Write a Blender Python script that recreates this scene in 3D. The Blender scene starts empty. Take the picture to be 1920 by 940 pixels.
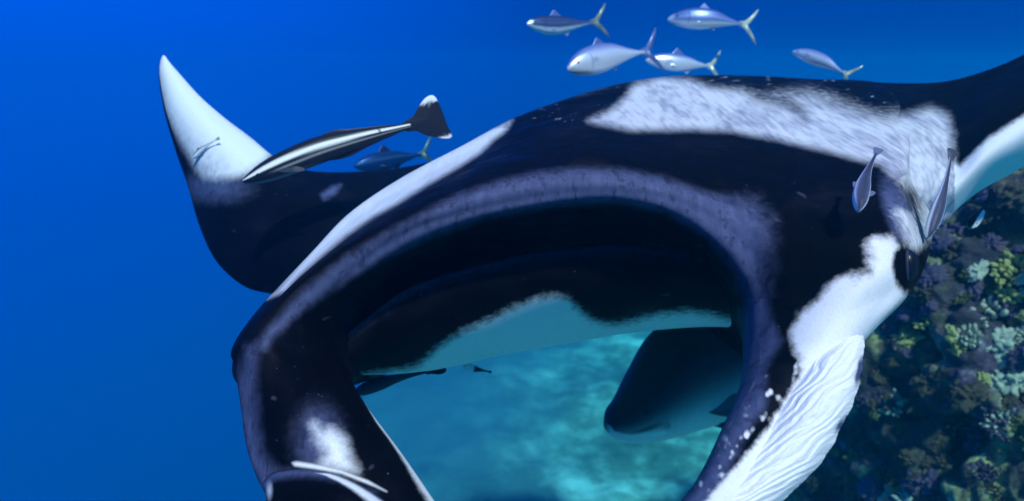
import bpy, bmesh, math, random
import numpy as np
from mathutils import Vector, Matrix

random.seed(7)
RNG = np.random.default_rng(11)
SC = bpy.context.scene
COL = SC.collection

# ------------------------------------------------------------------ camera
TILT = math.radians(15.0)
CAM = np.array([0.0, 0.0, 4.2])
FPX = 1250.0                                     # focal length in units of the 1920 wide picture
cam_data = bpy.data.cameras.new('camera')
cam_data.sensor_width = 36.0
cam_data.lens = 36.0 * FPX / 1920.0
cam_data.clip_start = 0.02
cam_data.clip_end = 400.0
cam_data.dof.use_dof = True
cam_data.dof.focus_distance = 1.2
cam_data.dof.aperture_fstop = 3.0
cam = bpy.data.objects.new('camera', cam_data)
cam.location = CAM
cam.rotation_euler = (math.pi / 2 - TILT, 0, 0)
COL.objects.link(cam)
SC.camera = cam
FW = np.array([0, math.cos(TILT), -math.sin(TILT)])
UP = np.array([0, math.sin(TILT), math.cos(TILT)])
RT = np.array([1.0, 0, 0])

# ------------------------------------------------------------------ water light (world) and sun
SUN_DIR = Vector((0.22, -0.55, 0.84)).normalized()        # towards the sun
world = bpy.data.worlds.new('World')
SC.world = world
world.use_nodes = True
nt = world.node_tree
for n in list(nt.nodes):
    nt.nodes.remove(n)
out = nt.nodes.new('ShaderNodeOutputWorld')
bg = nt.nodes.new('ShaderNodeBackground')
tc = nt.nodes.new('ShaderNodeTexCoord')


def dot_node(vec):
    d = nt.nodes.new('ShaderNodeVectorMath')
    d.operation = 'DOT_PRODUCT'
    d.inputs[1].default_value = Vector(vec).normalized()
    nt.links.new(tc.outputs['Generated'], d.inputs[0])
    return d.outputs['Value']


# light in clear water: teal from the sand below, deep blue level, bright blue towards the surface
ramp = nt.nodes.new('ShaderNodeValToRGB')
mr = nt.nodes.new('ShaderNodeMapRange')
mr.inputs['From Min'].default_value = -1
mr.inputs['From Max'].default_value = 1
nt.links.new(dot_node((0, 0, 1)), mr.inputs['Value'])
nt.links.new(mr.outputs[0], ramp.inputs[0])
els = ramp.color_ramp.elements
els[0].position = 0.0
els[0].color = (0.0, 0.10, 0.22, 1)
els[1].position = 1.0
els[1].color = (0.14, 0.30, 0.72, 1)
for p, c in ((0.30, (0.0, 0.10, 0.33, 1)), (0.42, (0.0, 0.034, 0.295, 1)), (0.50, (0.0, 0.038, 0.32, 1)), (0.62, (0.0, 0.06, 0.44, 1)), (0.8, (0.04, 0.15, 0.60, 1))):
    e = els.new(p)
    e.color = c
# the surface is brighter on one side
glow = nt.nodes.new('ShaderNodeMapRange')
glow.inputs['From Min'].default_value = 0.70
glow.inputs['From Max'].default_value = 1.0
nt.links.new(dot_node((-0.85, 1.0, 0.5)), glow.inputs['Value'])
glowm = nt.nodes.new('ShaderNodeMix')
glowm.data_type = 'RGBA'
glowm.blend_type = 'ADD'
glowm.inputs[7].default_value = (0.0, 0.07, 0.56, 1)
nt.links.new(glow.outputs[0], glowm.inputs[0])
nt.links.new(ramp.outputs[0], glowm.inputs[6])
nt.links.new(glowm.outputs[2], bg.inputs['Color'])
bg.inputs['Strength'].default_value = 1.0
nt.links.new(bg.outputs[0], out.inputs['Surface'])

sun_l = bpy.data.lights.new('sun', 'SUN')
sun_l.energy = 4.7
sun_l.angle = math.radians(3.0)
sun_l.color = (1.0, 0.75, 0.72)
sun = bpy.data.objects.new('sun', sun_l)
sun.rotation_euler = SUN_DIR.to_track_quat('Z', 'Y').to_euler()
sun.location = (0, 0, 30)
COL.objects.link(sun)

SC.view_settings.view_transform = 'Standard'
SC.view_settings.look = 'None'
SC.view_settings.exposure = 0.0
SC.view_settings.gamma = 1.0
SC.view_settings.use_curve_mapping = False
SC.cycles.use_denoising = True
SC.cycles.max_bounces = 6
SC.cycles.volume_bounces = 2
SC.cycles.transparent_max_bounces = 8


# ------------------------------------------------------------------ helpers
def P(px, py, d):
    """a point d metres in front of the lens, at a place of the 1920 x 940 picture"""
    px, py, d = np.asarray(px, float), np.asarray(py, float), np.asarray(d, float)
    x = (px - 960.0) / FPX * d
    y = (470.0 - py) / FPX * d
    return CAM + x[..., None] * RT + y[..., None] * UP + d[..., None] * FW


def tag(o, label=None, cat=None, group=None, kind=None):
    if label: o['label'] = label
    if cat: o['category'] = cat
    if group: o['group'] = group
    if kind: o['kind'] = kind
    return o


def empty(name, loc):
    o = bpy.data.objects.new(name, None)
    o.location = loc
    o.empty_display_size = 0.05
    COL.objects.link(o)
    return o


def link_mesh(name, me, mat, parent=None):
    o = bpy.data.objects.new(name, me)
    if mat is not None and not me.materials:
        me.materials.append(mat)
    COL.objects.link(o)
    if parent is not None:
        o.parent = parent
        o.matrix_parent_inverse = Matrix.Translation(parent.location).inverted()
    return o


def make_mesh(name, verts, faces, smooth=True, attrs=None, colors=None):
    me = bpy.data.meshes.new(name)
    verts = np.asarray(verts, float)
    if isinstance(faces, np.ndarray):
        me.vertices.add(len(verts))
        me.vertices.foreach_set('co', verts.ravel())
        k = faces.shape[1]
        me.loops.add(faces.size)
        me.loops.foreach_set('vertex_index', faces.ravel().astype(np.int32))
        me.polygons.add(len(faces))
        me.polygons.foreach_set('loop_start', np.arange(0, faces.size, k, dtype=np.int32))
        me.polygons.foreach_set('loop_total', np.full(len(faces), k, dtype=np.int32))
        me.update(calc_edges=True)
    else:
        me.from_pydata(verts.tolist(), [], faces)
        me.update()
    me.polygons.foreach_set('use_smooth', np.full(len(me.polygons), smooth))
    for k, v in (attrs or {}).items():
        a = me.attributes.new(k, 'FLOAT', 'POINT')
        a.data.foreach_set('value', np.asarray(v, np.float32))
    if colors is not None:
        a = me.attributes.new('Col', 'FLOAT_COLOR', 'POINT')
        c = np.ones((len(verts), 4), np.float32)
        c[:, :3] = colors
        a.data.foreach_set('color', c.ravel())
    return me


def grid_faces(nr, nc, wrap_c=False, wrap_r=False, base=0):
    R = np.arange(nr if wrap_r else nr - 1)
    C = np.arange(nc if wrap_c else nc - 1)
    r, c = np.meshgrid(R, C, indexing='ij')
    r2, c2 = (r + 1) % nr, (c + 1) % nc
    return np.stack([r * nc + c, r * nc + c2, r2 * nc + c2, r2 * nc + c], -1).reshape(-1, 4) + base


def cr_axis(a, n, wrap=False):
    """Catmull-Rom along axis 0 to about n samples per span"""
    m = len(a)
    if wrap:
        pad = np.concatenate([a[-1:], a, a[:2]])
        spans = m
        t = np.arange(spans * n) / n
    else:
        pad = np.concatenate([2 * a[:1] - a[1:2], a, 2 * a[-1:] - a[-2:-1]])
        spans = m - 1
        t = np.linspace(0, spans, spans * n + 1)
    i = np.minimum(t.astype(int), spans - 1)
    f = (t - i).reshape((-1,) + (1,) * (a.ndim - 1))
    p0, p1, p2, p3 = pad[i], pad[i + 1], pad[i + 2], pad[i + 3]
    return 0.5 * (2 * p1 + (p2 - p0) * f + (2 * p0 - 5 * p1 + 4 * p2 - p3) * f ** 2 + (3 * p1 - p0 - 3 * p2 + p3) * f ** 3)


def dense(ctrl, n0, n1, wrap0=False, wrap1=False, smooth=0):
    a = cr_axis(np.asarray(ctrl, float), n0, wrap0)
    a = np.swapaxes(cr_axis(np.swapaxes(a, 0, 1), n1, wrap1), 0, 1)
    for _ in range(smooth):
        b = a.copy()
        if wrap0: b = (np.roll(a, 1, 0) + 2 * a + np.roll(a, -1, 0)) / 4
        else: b[1:-1] = (a[:-2] + 2 * a[1:-1] + a[2:]) / 4
        c = b.copy()
        if wrap1: c = (np.roll(b, 1, 1) + 2 * b + np.roll(b, -1, 1)) / 4
        else: c[:, 1:-1] = (b[:, :-2] + 2 * b[:, 1:-1] + b[:, 2:]) / 4
        a = c
    return a


def _hash(ix, iy, iz):
    h = (ix * 374761393 + iy * 668265263 + iz * 2147483647 + 12345) & 0xffffffff
    h = ((h ^ (h >> 13)) * 1274126177) & 0xffffffff
    h = ((h ^ (h >> 16)) * 2246822519) & 0xffffffff
    return ((h ^ (h >> 15)) & 0xffffff) / float(0xffffff)


def vnoise(p):
    p = np.asarray(p, float)
    i = np.floor(p).astype(np.int64)
    f = p - i
    f = f * f * (3 - 2 * f)
    r = 0
    for dx in (0, 1):
        for dy in (0, 1):
            for dz in (0, 1):
                w = (f[:, 0] if dx else 1 - f[:, 0]) * (f[:, 1] if dy else 1 - f[:, 1]) * (f[:, 2] if dz else 1 - f[:, 2])
                r = r + w * _hash(i[:, 0] + dx, i[:, 1] + dy, i[:, 2] + dz)
    return r * 2 - 1


def fbm(p, oct=4, gain=0.5):
    r, a, s = 0, 1.0, 1.0
    for k in range(oct):
        r = r + a * vnoise(p * s + 17.3 * k)
        a *= gain
        s *= 2.03
    return r


def cell(p):
    """distance to the nearest jittered cell point"""
    p = np.asarray(p, float)
    i = np.floor(p).astype(np.int64)
    best = np.full(len(p), 9.0)
    for dx in (-1, 0, 1):
        for dy in (-1, 0, 1):
            for dz in (-1, 0, 1):
                c = i + np.array([dx, dy, dz])
                q = c + np.stack([_hash(c[:, 0], c[:, 1], c[:, 2] + 101 * k) for k in (1, 2, 3)], -1)
                best = np.minimum(best, ((q - p) ** 2).sum(-1))
    return np.sqrt(best)


def sdist(xy, poly):
    """signed distance to a closed outline, positive inside"""
    poly = np.asarray(poly, float)
    x, y = xy[:, 0], xy[:, 1]
    dmin = np.full(len(xy), 1e9)
    inside = np.zeros(len(xy), bool)
    for k in range(len(poly)):
        a, b = poly[k], poly[(k + 1) % len(poly)]
        ab = b - a
        t = np.clip(((x - a[0]) * ab[0] + (y - a[1]) * ab[1]) / max(ab @ ab, 1e-9), 0, 1)
        dmin = np.minimum(dmin, np.hypot(x - a[0] - t * ab[0], y - a[1] - t * ab[1]))
        cond = (a[1] > y) != (b[1] > y)
        den = b[1] - a[1] if abs(b[1] - a[1]) > 1e-9 else 1e-9
        inside ^= cond & (x < (b[0] - a[0]) * (y - a[1]) / den + a[0])
    return np.where(inside, dmin, -dmin)


def sstep(x, a, b):
    t = np.clip((x - a) / (b - a), 0, 1)
    return t * t * (3 - 2 * t)


# ------------------------------------------------------------------ materials
def new_mat(name):
    m = bpy.data.materials.new(name)
    m.use_nodes = True
    t = m.node_tree
    b = t.nodes['Principled BSDF']
    return m, t, b


def nnode(t, kind, **kw):
    n = t.nodes.new(kind)
    for k, v in kw.items():
        setattr(n, k, v)
    return n


def noise(t, scale, detail=4, rough=0.55, coord='Object', stretch=None):
    c = nnode(t, 'ShaderNodeTexCoord')
    n = nnode(t, 'ShaderNodeTexNoise')
    n.inputs['Scale'].default_value = scale
    n.inputs['Detail'].default_value = detail
    n.inputs['Roughness'].default_value = rough
    src = c.outputs[coord]
    if stretch:
        mp = nnode(t, 'ShaderNodeMapping')
        mp.inputs['Scale'].default_value = stretch
        t.links.new(src, mp.inputs['Vector'])
        src = mp.outputs[0]
    t.links.new(src, n.inputs['Vector'])
    return n.outputs['Fac']


def math_node(t, op, a, b=None, c=None, clamp=False):
    n = nnode(t, 'ShaderNodeMath', operation=op, use_clamp=clamp)
    for k, v in enumerate((a, b, c)):
        if v is None: continue
        if isinstance(v, (int, float)): n.inputs[k].default_value = v
        else: t.links.new(v, n.inputs[k])
    return n.outputs[0]


def mix_col(t, fac, a, b, blend='MIX'):
    n = nnode(t, 'ShaderNodeMix', data_type='RGBA', blend_type=blend)
    if isinstance(fac, (int, float)): n.inputs[0].default_value = fac
    else: t.links.new(fac, n.inputs[0])
    for k, v in ((6, a), (7, b)):
        if isinstance(v, tuple): n.inputs[k].default_value = v + (1,)
        else: t.links.new(v, n.inputs[k])
    return n.outputs[2]


def ramp_node(t, fac, stops):
    n = nnode(t, 'ShaderNodeValToRGB')
    e = n.color_ramp.elements
    e[0].position, e[0].color = stops[0][0], stops[0][1] + (1,)
    e[1].position, e[1].color = stops[-1][0], stops[-1][1] + (1,)
    for p, c in stops[1:-1]:
        k = e.new(p)
        k.color = c + (1,)
    t.links.new(fac, n.inputs[0])
    return n.outputs[0]


def bump(t, b, height, strength, dist):
    n = nnode(t, 'ShaderNodeBump')
    n.inputs['Strength'].default_value = strength
    n.inputs['Distance'].default_value = dist
    t.links.new(height, n.inputs['Height'])
    t.links.new(n.outputs[0], b.inputs['Normal'])


def attr(t, name):
    n = nnode(t, 'ShaderNodeAttribute', attribute_name=name)
    return n


# manta skin: three pigments (near black, slate violet, white), ragged at their borders
def manta_material():
    m, t, b = new_mat('manta_skin')
    n1 = noise(t, 55, 5, 0.65)
    n2 = noise(t, 260, 3, 0.6)
    n3 = noise(t, 14, 4, 0.6)
    w = attr(t, 'white').outputs['Fac']
    s = attr(t, 'slate').outputs['Fac']
    rg = attr(t, 'ragged').outputs['Fac']
    nz = math_node(t, 'ADD', math_node(t, 'MULTIPLY', math_node(t, 'SUBTRACT', n1, 0.5), 2.6), math_node(t, 'MULTIPLY', math_node(t, 'SUBTRACT', n2, 0.5), 0.5))
    wv = math_node(t, 'MULTIPLY_ADD', nz, rg, w)
    wf = nnode(t, 'ShaderNodeMapRange', interpolation_type='SMOOTHSTEP')
    wf.inputs['From Min'].default_value = -1
    wf.inputs['From Max'].default_value = 1
    t.links.new(wv, wf.inputs['Value'])
    sv = math_node(t, 'MULTIPLY_ADD', nz, 0.35, s)
    sf = nnode(t, 'ShaderNodeMapRange', interpolation_type='SMOOTHSTEP')
    sf.inputs['From Min'].default_value = -0.9
    sf.inputs['From Max'].default_value = 1.0
    t.links.new(sv, sf.inputs['Value'])
    black = mix_col(t, n3, (0.001, 0.0013, 0.003), (0.0035, 0.0035, 0.007))
    slate = mix_col(t, math_node(t, 'MULTIPLY_ADD', noise(t, 90, 4, 0.65, stretch=(1, .2, .2)), 0.6, math_node(t, 'MULTIPLY', n1, 0.4)), (0.008, 0.022, 0.07), (0.135, 0.155, 0.30))
    # dark flecks over the slate skin
    fl = nnode(t, 'ShaderNodeMapRange')
    fl.inputs['From Min'].default_value = 0.58
    fl.inputs['From Max'].default_value = 0.66
    t.links.new(noise(t, 64, 3, 0.55, stretch=(1, .6, .6)), fl.inputs['Value'])
    fle = math_node(t, 'MULTIPLY', fl.outputs[0], 0.5)
    slate = mix_col(t, fle, slate, (0.02, 0.02, 0.05))
    mo = attr(t, 'mottle').outputs['Fac']
    st = nnode(t, 'ShaderNodeMapRange', interpolation_type='SMOOTHSTEP')
    st.inputs['From Min'].default_value = 0.38
    st.inputs['From Max'].default_value = 0.68
    sn = math_node(t, 'MULTIPLY_ADD', noise(t, 70, 2, 0.5, stretch=(1, .14, .8)), 0.45, math_node(t, 'MULTIPLY', noise(t, 11, 4, 0.55, stretch=(1, .3, .8)), 0.55))
    t.links.new(sn, st.inputs['Value'])
    plain_white = mix_col(t, n2, (0.66, 0.68, 0.74), (0.92, 0.92, 0.94))
    mottled_white = mix_col(t, st.outputs[0], (0.62, 0.63, 0.70), (0.27, 0.28, 0.38))  # greyer, mottled white for the back patch and the wing
    white = mix_col(t, mo, plain_white, mottled_white)
    cl = nnode(t, 'ShaderNodeMapRange', interpolation_type='SMOOTHSTEP')
    cl.inputs['From Min'].default_value = 0.50
    cl.inputs['From Max'].default_value = 0.78
    t.links.new(noise(t, 7, 6, 0.62), cl.inputs['Value'])
    black = mix_col(t, math_node(t, 'MULTIPLY', cl.outputs[0], 0.8), black, (0.010, 0.010, 0.017))
    spk = nnode(t, 'ShaderNodeMapRange')
    spk.inputs['From Min'].default_value = 0.735
    spk.inputs['From Max'].default_value = 0.79
    t.links.new(noise(t, 150, 2, 0.5), spk.inputs['Value'])
    black = mix_col(t, math_node(t, 'MULTIPLY', spk.outputs[0], 0.5), black, (0.16, 0.18, 0.26))
    scr = nnode(t, 'ShaderNodeMapRange')
    scr.inputs['From Min'].default_value = 0.715
    scr.inputs['From Max'].default_value = 0.76
    t.links.new(noise(t, 26, 2, 0.5, stretch=(1, .12, 1.6)), scr.inputs['Value'])
    black = mix_col(t, math_node(t, 'MULTIPLY', scr.outputs[0], 0.35), black, (0.09, 0.10, 0.15))
    c = mix_col(t, sf.outputs[0], black, slate)
    c = mix_col(t, wf.outputs[0], c, white)
    t.links.new(c, b.inputs['Base Color'])
    rr_ = nnode(t, 'ShaderNodeMapRange')
    rr_.inputs['To Min'].default_value = 0.30
    rr_.inputs['To Max'].default_value = 0.58
    rr_.inputs['From Min'].default_value = 0.35
    rr_.inputs['From Max'].default_value = 0.65
    t.links.new(n3, rr_.inputs['Value'])
    t.links.new(rr_.outputs[0], b.inputs['Roughness'])
    b.inputs['IOR'].default_value = 1.16
    b.inputs['Specular IOR Level'].default_value = 0.12
    bump(t, b, n2, 0.25, 0.002)
    return m


def fish_material(name, rough=0.4, ior=1.33):
    m, t, b = new_mat(name)
    c = attr(t, 'Col').outputs['Color']
    n = noise(t, 90, 4, 0.6)
    v = mix_col(t, 0.22, c, n, 'OVERLAY')
    t.links.new(v, b.inputs['Base Color'])
    b.inputs['Roughness'].default_value = rough
    b.inputs['IOR'].default_value = ior
    b.inputs['Specular IOR Level'].default_value = 0.3
    bump(t, b, noise(t, 320, 2), 0.2, 0.002)
    return m


def plain(name, col, rough=0.4, ior=1.4):
    m, t, b = new_mat(name)
    n = noise(t, 120, 3)
    t.links.new(mix_col(t, n, tuple(x * 0.75 for x in col), tuple(min(1, x * 1.2) for x in col)), b.inputs['Base Color'])
    b.inputs['Roughness'].default_value = rough
    b.inputs['IOR'].default_value = ior
    return m


M_MANTA = manta_material()
M_FISH = fish_material('fish_skin')
M_SILVER = fish_material('silver_scales', 0.32, 1.4)
M_SILVER.node_tree.nodes['Principled BSDF'].inputs['Metallic'].default_value = 0.45
M_EYE = plain('eye_dark', (0.006, 0.008, 0.018), 0.3, 1.25)
M_LID = plain('eye_ring', (0.03, 0.04, 0.08), 0.5, 1.2)

# ------------------------------------------------------------------ sea floor
def floor_material():
    m, t, b = new_mat('sand_and_turf')
    a = noise(t, 0.9, 6, 0.62)
    a2 = noise(t, 3.2, 5, 0.6)
    f = math_node(t, 'ADD', math_node(t, 'MULTIPLY', a, 0.65), math_node(t, 'MULTIPLY', a2, 0.35))
    c = ramp_node(t, f, [(0.38, (0.05, 0.10, 0.08)), (0.48, (0.13, 0.20, 0.16)), (0.56, (0.34, 0.46, 0.38)), (0.66, (0.72, 0.86, 0.74))])
    # sand colour darkens to blue at the drop-off: water haze painted into it
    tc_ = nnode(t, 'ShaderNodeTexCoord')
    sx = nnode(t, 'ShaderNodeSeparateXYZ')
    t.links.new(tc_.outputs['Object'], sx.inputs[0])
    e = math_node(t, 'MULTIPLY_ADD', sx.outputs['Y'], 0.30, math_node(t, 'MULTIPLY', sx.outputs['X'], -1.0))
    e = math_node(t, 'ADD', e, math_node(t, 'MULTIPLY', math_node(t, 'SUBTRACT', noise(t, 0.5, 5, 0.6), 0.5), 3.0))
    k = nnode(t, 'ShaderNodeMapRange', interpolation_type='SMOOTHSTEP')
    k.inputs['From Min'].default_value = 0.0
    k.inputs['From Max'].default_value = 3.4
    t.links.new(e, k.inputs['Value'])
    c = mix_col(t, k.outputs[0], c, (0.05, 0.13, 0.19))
    t.links.new(c, b.inputs['Base Color'])
    b.inputs['Roughness'].default_value = 0.9
    bump(t, b, a2, 0.4, 0.05)
    return m


def build_floor():
    n = 420
    u = np.linspace(-1, 1, n)
    s = np.sign(u) * np.abs(u) ** 2.2
    X, Y = np.meshgrid(s * 33 + 1.5, s * 33.5 + 9.0, indexing='ij')
    x, y = X.ravel(), Y.ravel()
    p = np.stack([x, y, 0 * x], -1)
    z = 0.22 * fbm(p * 0.35, 4) + 0.05 * fbm(p * 1.9, 3)
    # the bottom falls away to deeper water on the left
    z += -26.0 * sstep(-x + 0.30 * (y - 8), 1.7, 9.0)
    z += 0.8 * sstep(x, 2.0, 9.0)
    me = make_mesh('sea_floor', np.stack([x, y, z], -1), grid_faces(n, n))
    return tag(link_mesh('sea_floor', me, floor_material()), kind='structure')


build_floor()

# ------------------------------------------------------------------ reef rock
REEF_C = P(2150, 1010, 4.0)
REEF_R = np.array([1.85, 1.6, 2.85])


def reef_material():
    m, t, b = new_mat('reef_rock')
    a = noise(t, 3.2, 6, 0.62)
    a2 = noise(t, 11, 5, 0.6)
    a3 = noise(t, 1.3, 3, 0.5)
    c = ramp_node(t, a, [(0.40, (0.015, 0.013, 0.02)), (0.50, (0.06, 0.045, 0.045)), (0.56, (0.18, 0.15, 0.08)), (0.62, (0.42, 0.40, 0.17)), (0.72, (0.74, 0.72, 0.46))])
    purple = ramp_node(t, a2, [(0.42, (0.02, 0.015, 0.03)), (0.56, (0.12, 0.07, 0.14)), (0.68, (0.42, 0.35, 0.42))])
    k = nnode(t, 'ShaderNodeMapRange')
    k.inputs['From Min'].default_value = 0.45
    k.inputs['From Max'].default_value = 0.6
    t.links.new(a3, k.inputs['Value'])
    c = mix_col(t, math_node(t, 'MULTIPLY', k.outputs[0], 0.6), c, purple)
    sp = nnode(t, 'ShaderNodeMapRange')
    sp.inputs['From Min'].default_value = 0.60
    sp.inputs['From Max'].default_value = 0.70
    t.links.new(math_node(t, 'MULTIPLY_ADD', noise(t, 26, 4, 0.6), 0.6, math_node(t, 'MULTIPLY', a, 0.42)), sp.inputs['Value'])
    c = mix_col(t, sp.outputs[0], c, (0.62, 0.60, 0.40))
    t.links.new(c, b.inputs['Base Color'])
    b.inputs['Roughness'].default_value = 0.9
    bump(t, b, a2, 0.9, 0.05)
    return m


def reef_points(th, ph):
    d = np.stack([np.cos(ph) * np.cos(th), np.cos(ph) * np.sin(th), np.sin(ph)], -1)
    base = d * REEF_R + REEF_C
    q = base
    h = 0.34 * fbm(q * 1.1, 3) + 0.24 * (0.62 - cell(q * 2.3)) + 0.14 * (0.6 - cell(q * 5.2)) + 0.05 * fbm(q * 9, 3)
    h += 0.05 * (0.6 - cell(q * 11.0))
    return base + d * h[:, None], d


def build_reef():
    nr, nc = 420, 720
    ph = np.linspace(-0.95, math.pi / 2, nr)
    th = np.linspace(-math.pi - 0.15, 0.3, nc)
    PH, TH = np.meshgrid(ph, th, indexing='ij')
    v, _ = reef_points(TH.ravel(), PH.ravel())
    me = make_mesh('reef_rock', v, grid_faces(nr, nc))
    return tag(link_mesh('reef_rock', me, reef_material()), kind='structure')


build_reef()

# ------------------------------------------------------------------ manta ray
# control net of the head, back and head fins: columns run along the arch of the mouth from the
# tip of the near left head fin over the top lip to the tip of the right one; rows run from the
# roof of the mouth over the lip and the forehead to the back.
HEAD = [
 # r0 roof deep     r1 roof          r2 lip inside     r3 lip front      r4                r5                r6                r7                r8 outline        r9 behind         r10 back
 [(800,1045,1.03),(860,1045,1.0),(880,1040,.95),(840,1035,.91),(770,1030,.89),(700,1028,.89),(640,1026,.90),(590,1026,.93),(568,1028,.96),(630,1035,1.03),(740,1042,1.04)],
 [(750,940,1.09),(800,942,1.04),(814,940,.98),(775,935,.945),(710,928,.93),(640,922,.93),(575,918,.94),(520,918,.97),(496,922,1.0),(560,928,1.09),(680,936,1.11)],
 [(680,850,1.14),(740,850,1.09),(752,850,1.03),(720,846,.99),(660,845,.97),(595,845,.97),(535,845,.98),(486,846,1.01),(466,848,1.05),(530,850,1.14),(630,850,1.17)],
 [(630,772,1.24),(680,772,1.17),(693,770,1.1),(665,768,1.05),(610,766,1.02),(555,765,1.01),(505,766,1.02),(468,767,1.05),(453,769,1.09),(500,770,1.2),(580,772,1.26)],
 [(650,730,1.45),(660,720,1.3),(657,712,1.18),(630,708,1.12),(580,702,1.08),(525,697,1.06),(482,693,1.06),(454,690,1.09),(442,692,1.13),(480,700,1.28),(570,720,1.42)],
 [(760,690,1.9),(690,680,1.5),(625,650,1.22),(575,642,1.13),(520,634,1.09),(483,632,1.08),(460,636,1.10),(444,644,1.13),(436,656,1.18),(470,665,1.38),(600,670,1.7)],
 [(820,650,2.1),(740,600,1.6),(650,578,1.24),(605,565,1.16),(552,556,1.13),(525,560,1.13),(505,566,1.16),(492,573,1.2),(484,584,1.27),(520,580,1.55),(650,560,1.9)],
 [(880,620,2.2),(800,555,1.65),(720,512,1.25),(680,488,1.18),(645,472,1.17),(618,475,1.2),(603,483,1.26),(592,478,1.35),(588,470,1.46),(640,455,1.85),(760,460,2.3)],
 [(950,600,2.3),(880,525,1.7),(805,463,1.26),(770,430,1.19),(738,418,1.19),(705,416,1.25),(682,422,1.36),(664,414,1.5),(658,398,1.64),(720,400,2.05),(830,430,2.5)],
 [(1020,580,2.3),(960,500,1.7),(910,427,1.27),(885,392,1.20),(862,364,1.21),(825,350,1.3),(785,358,1.44),(758,354,1.6),(750,335,1.77),(800,340,2.25),(900,390,2.7)],
 [(1080,570,2.3),(1060,490,1.7),(1045,402,1.28),(1030,362,1.21),(1010,325,1.23),(975,298,1.34),(925,288,1.52),(885,285,1.72),(862,276,1.9),(910,285,2.4),(1000,350,2.9)],
 [(1150,570,2.3),(1150,490,1.7),(1150,396,1.29),(1155,355,1.22),(1150,315,1.25),(1125,275,1.36),(1090,240,1.55),(1050,212,1.8),(1000,207,2.02),(1040,225,2.6),(1100,320,3.2)],
 [(1220,575,2.3),(1230,500,1.7),(1250,420,1.28),(1275,375,1.22),(1285,335,1.26),(1290,290,1.38),(1285,240,1.56),(1260,185,1.85),(1225,147,2.15),(1240,170,2.8),(1250,290,3.6)],
 [(1280,585,2.3),(1300,520,1.7),(1325,468,1.26),(1365,425,1.2),(1400,385,1.23),(1440,335,1.32),(1480,272,1.5),(1505,203,1.8),(1510,150,2.15),(1500,170,2.8),(1450,290,3.6)],
 [(1320,600,2.3),(1345,570,1.7),(1375,535,1.24),(1425,490,1.16),(1480,440,1.15),(1550,385,1.2),(1630,310,1.36),(1685,240,1.68),(1690,182,2.02),(1670,200,2.6),(1560,300,3.4)],
 [(1340,630,2.2),(1368,605,1.6),(1388,570,1.22),(1435,532,1.13),(1495,495,1.1),(1570,445,1.1),(1640,395,1.14),(1688,370,1.21),(1706,385,1.32),(1745,385,1.7),(1700,420,2.4)],
 [(1380,660,2.0),(1388,640,1.5),(1394,610,1.2),(1440,585,1.11),(1505,558,1.07),(1575,528,1.045),(1645,500,1.045),(1698,480,1.09),(1722,480,1.17),(1735,490,1.4),(1640,540,1.8)],
 [(1430,700,1.5),(1402,690,1.3),(1394,665,1.16),(1428,650,1.08),(1480,632,1.04),(1535,612,1.02),(1592,590,1.02),(1652,566,1.05),(1697,556,1.11),(1680,572,1.28),(1560,640,1.45)],
 [(1440,735,1.2),(1400,735,1.14),(1386,725,1.08),(1408,714,1.02),(1440,702,.99),(1480,688,.98),(1530,670,.985),(1585,650,1.01),(1620,638,1.06),(1600,655,1.14),(1510,705,1.2)],
 [(1400,806,1.06),(1362,808,1.03),(1353,805,.99),(1370,800,.95),(1393,797,.932),(1420,795,.928),(1450,795,.933),(1478,795,.95),(1498,797,.98),(1486,800,1.02),(1440,803,1.06)],
 [(1345,905,.97),(1316,904,.95),(1306,900,.92),(1322,895,.882),(1345,892,.868),(1368,892,.864),(1394,892,.869),(1418,894,.88),(1436,897,.905),(1424,900,.945),(1380,905,.97)],
 [(1275,1010,.90),(1246,1008,.88),(1236,1004,.85),(1252,999,.812),(1275,996,.798),(1298,996,.794),(1324,996,.8),(1348,998,.812),(1366,1001,.835),(1354,1004,.87),(1310,1008,.9)],
]

# near left wing: each station gives lower edge, face, upper edge
LEFT_WING = [
 [(640,560,1.95),(720,440,1.95),(830,300,2.4)],
 [(560,556,1.97),(640,435,1.92),(740,316,2.3)],
 [(505,551,2.0),(585,428,1.92),(670,322,2.22)],
 [(455,536,2.02),(530,415,1.94),(600,322,2.18)],
 [(405,490,2.06),(470,390,1.98),(540,312,2.16)],
 [(374,425,2.1),(440,345,2.02),(508,290,2.16)],
 [(352,350,2.14),(415,295,2.07),(470,258,2.18)],
 [(328,280,2.18),(375,240,2.12),(422,222,2.2)],
 [(308,210,2.22),(340,190,2.17),(376,182,2.22)],
 [(298,150,2.26),(318,142,2.23),(338,140,2.26)],
 [(299,122,2.29),(308,116,2.28),(318,117,2.29)],
 [(304,106,2.3),(307,104,2.3),(310,106,2.3)],
]
RIGHT_WING = [
 [(1600,152,2.2),(1630,290,1.62),(1690,480,1.80)],
 [(1700,156,2.08),(1715,315,1.53),(1735,452,1.72)],
 [(1775,152,2.0),(1782,322,1.58),(1768,418,1.72)],
 [(1850,132,1.95),(1850,266,1.56),(1832,362,1.74)],
 [(1925,100,1.92),(1925,220,1.56),(1925,310,1.76)],
 [(2050,35,1.92),(2050,130,1.6),(2050,230,1.8)],
 [(2200,-50,1.95),(2200,20,1.7),(2190,110,1.88)],
 [(2400,-180,2.05),(2390,-130,1.95),(2370,-70,2.02)],
 [(2520,-270,2.15),(2515,-262,2.14),(2510,-255,2.15)],
]
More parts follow.
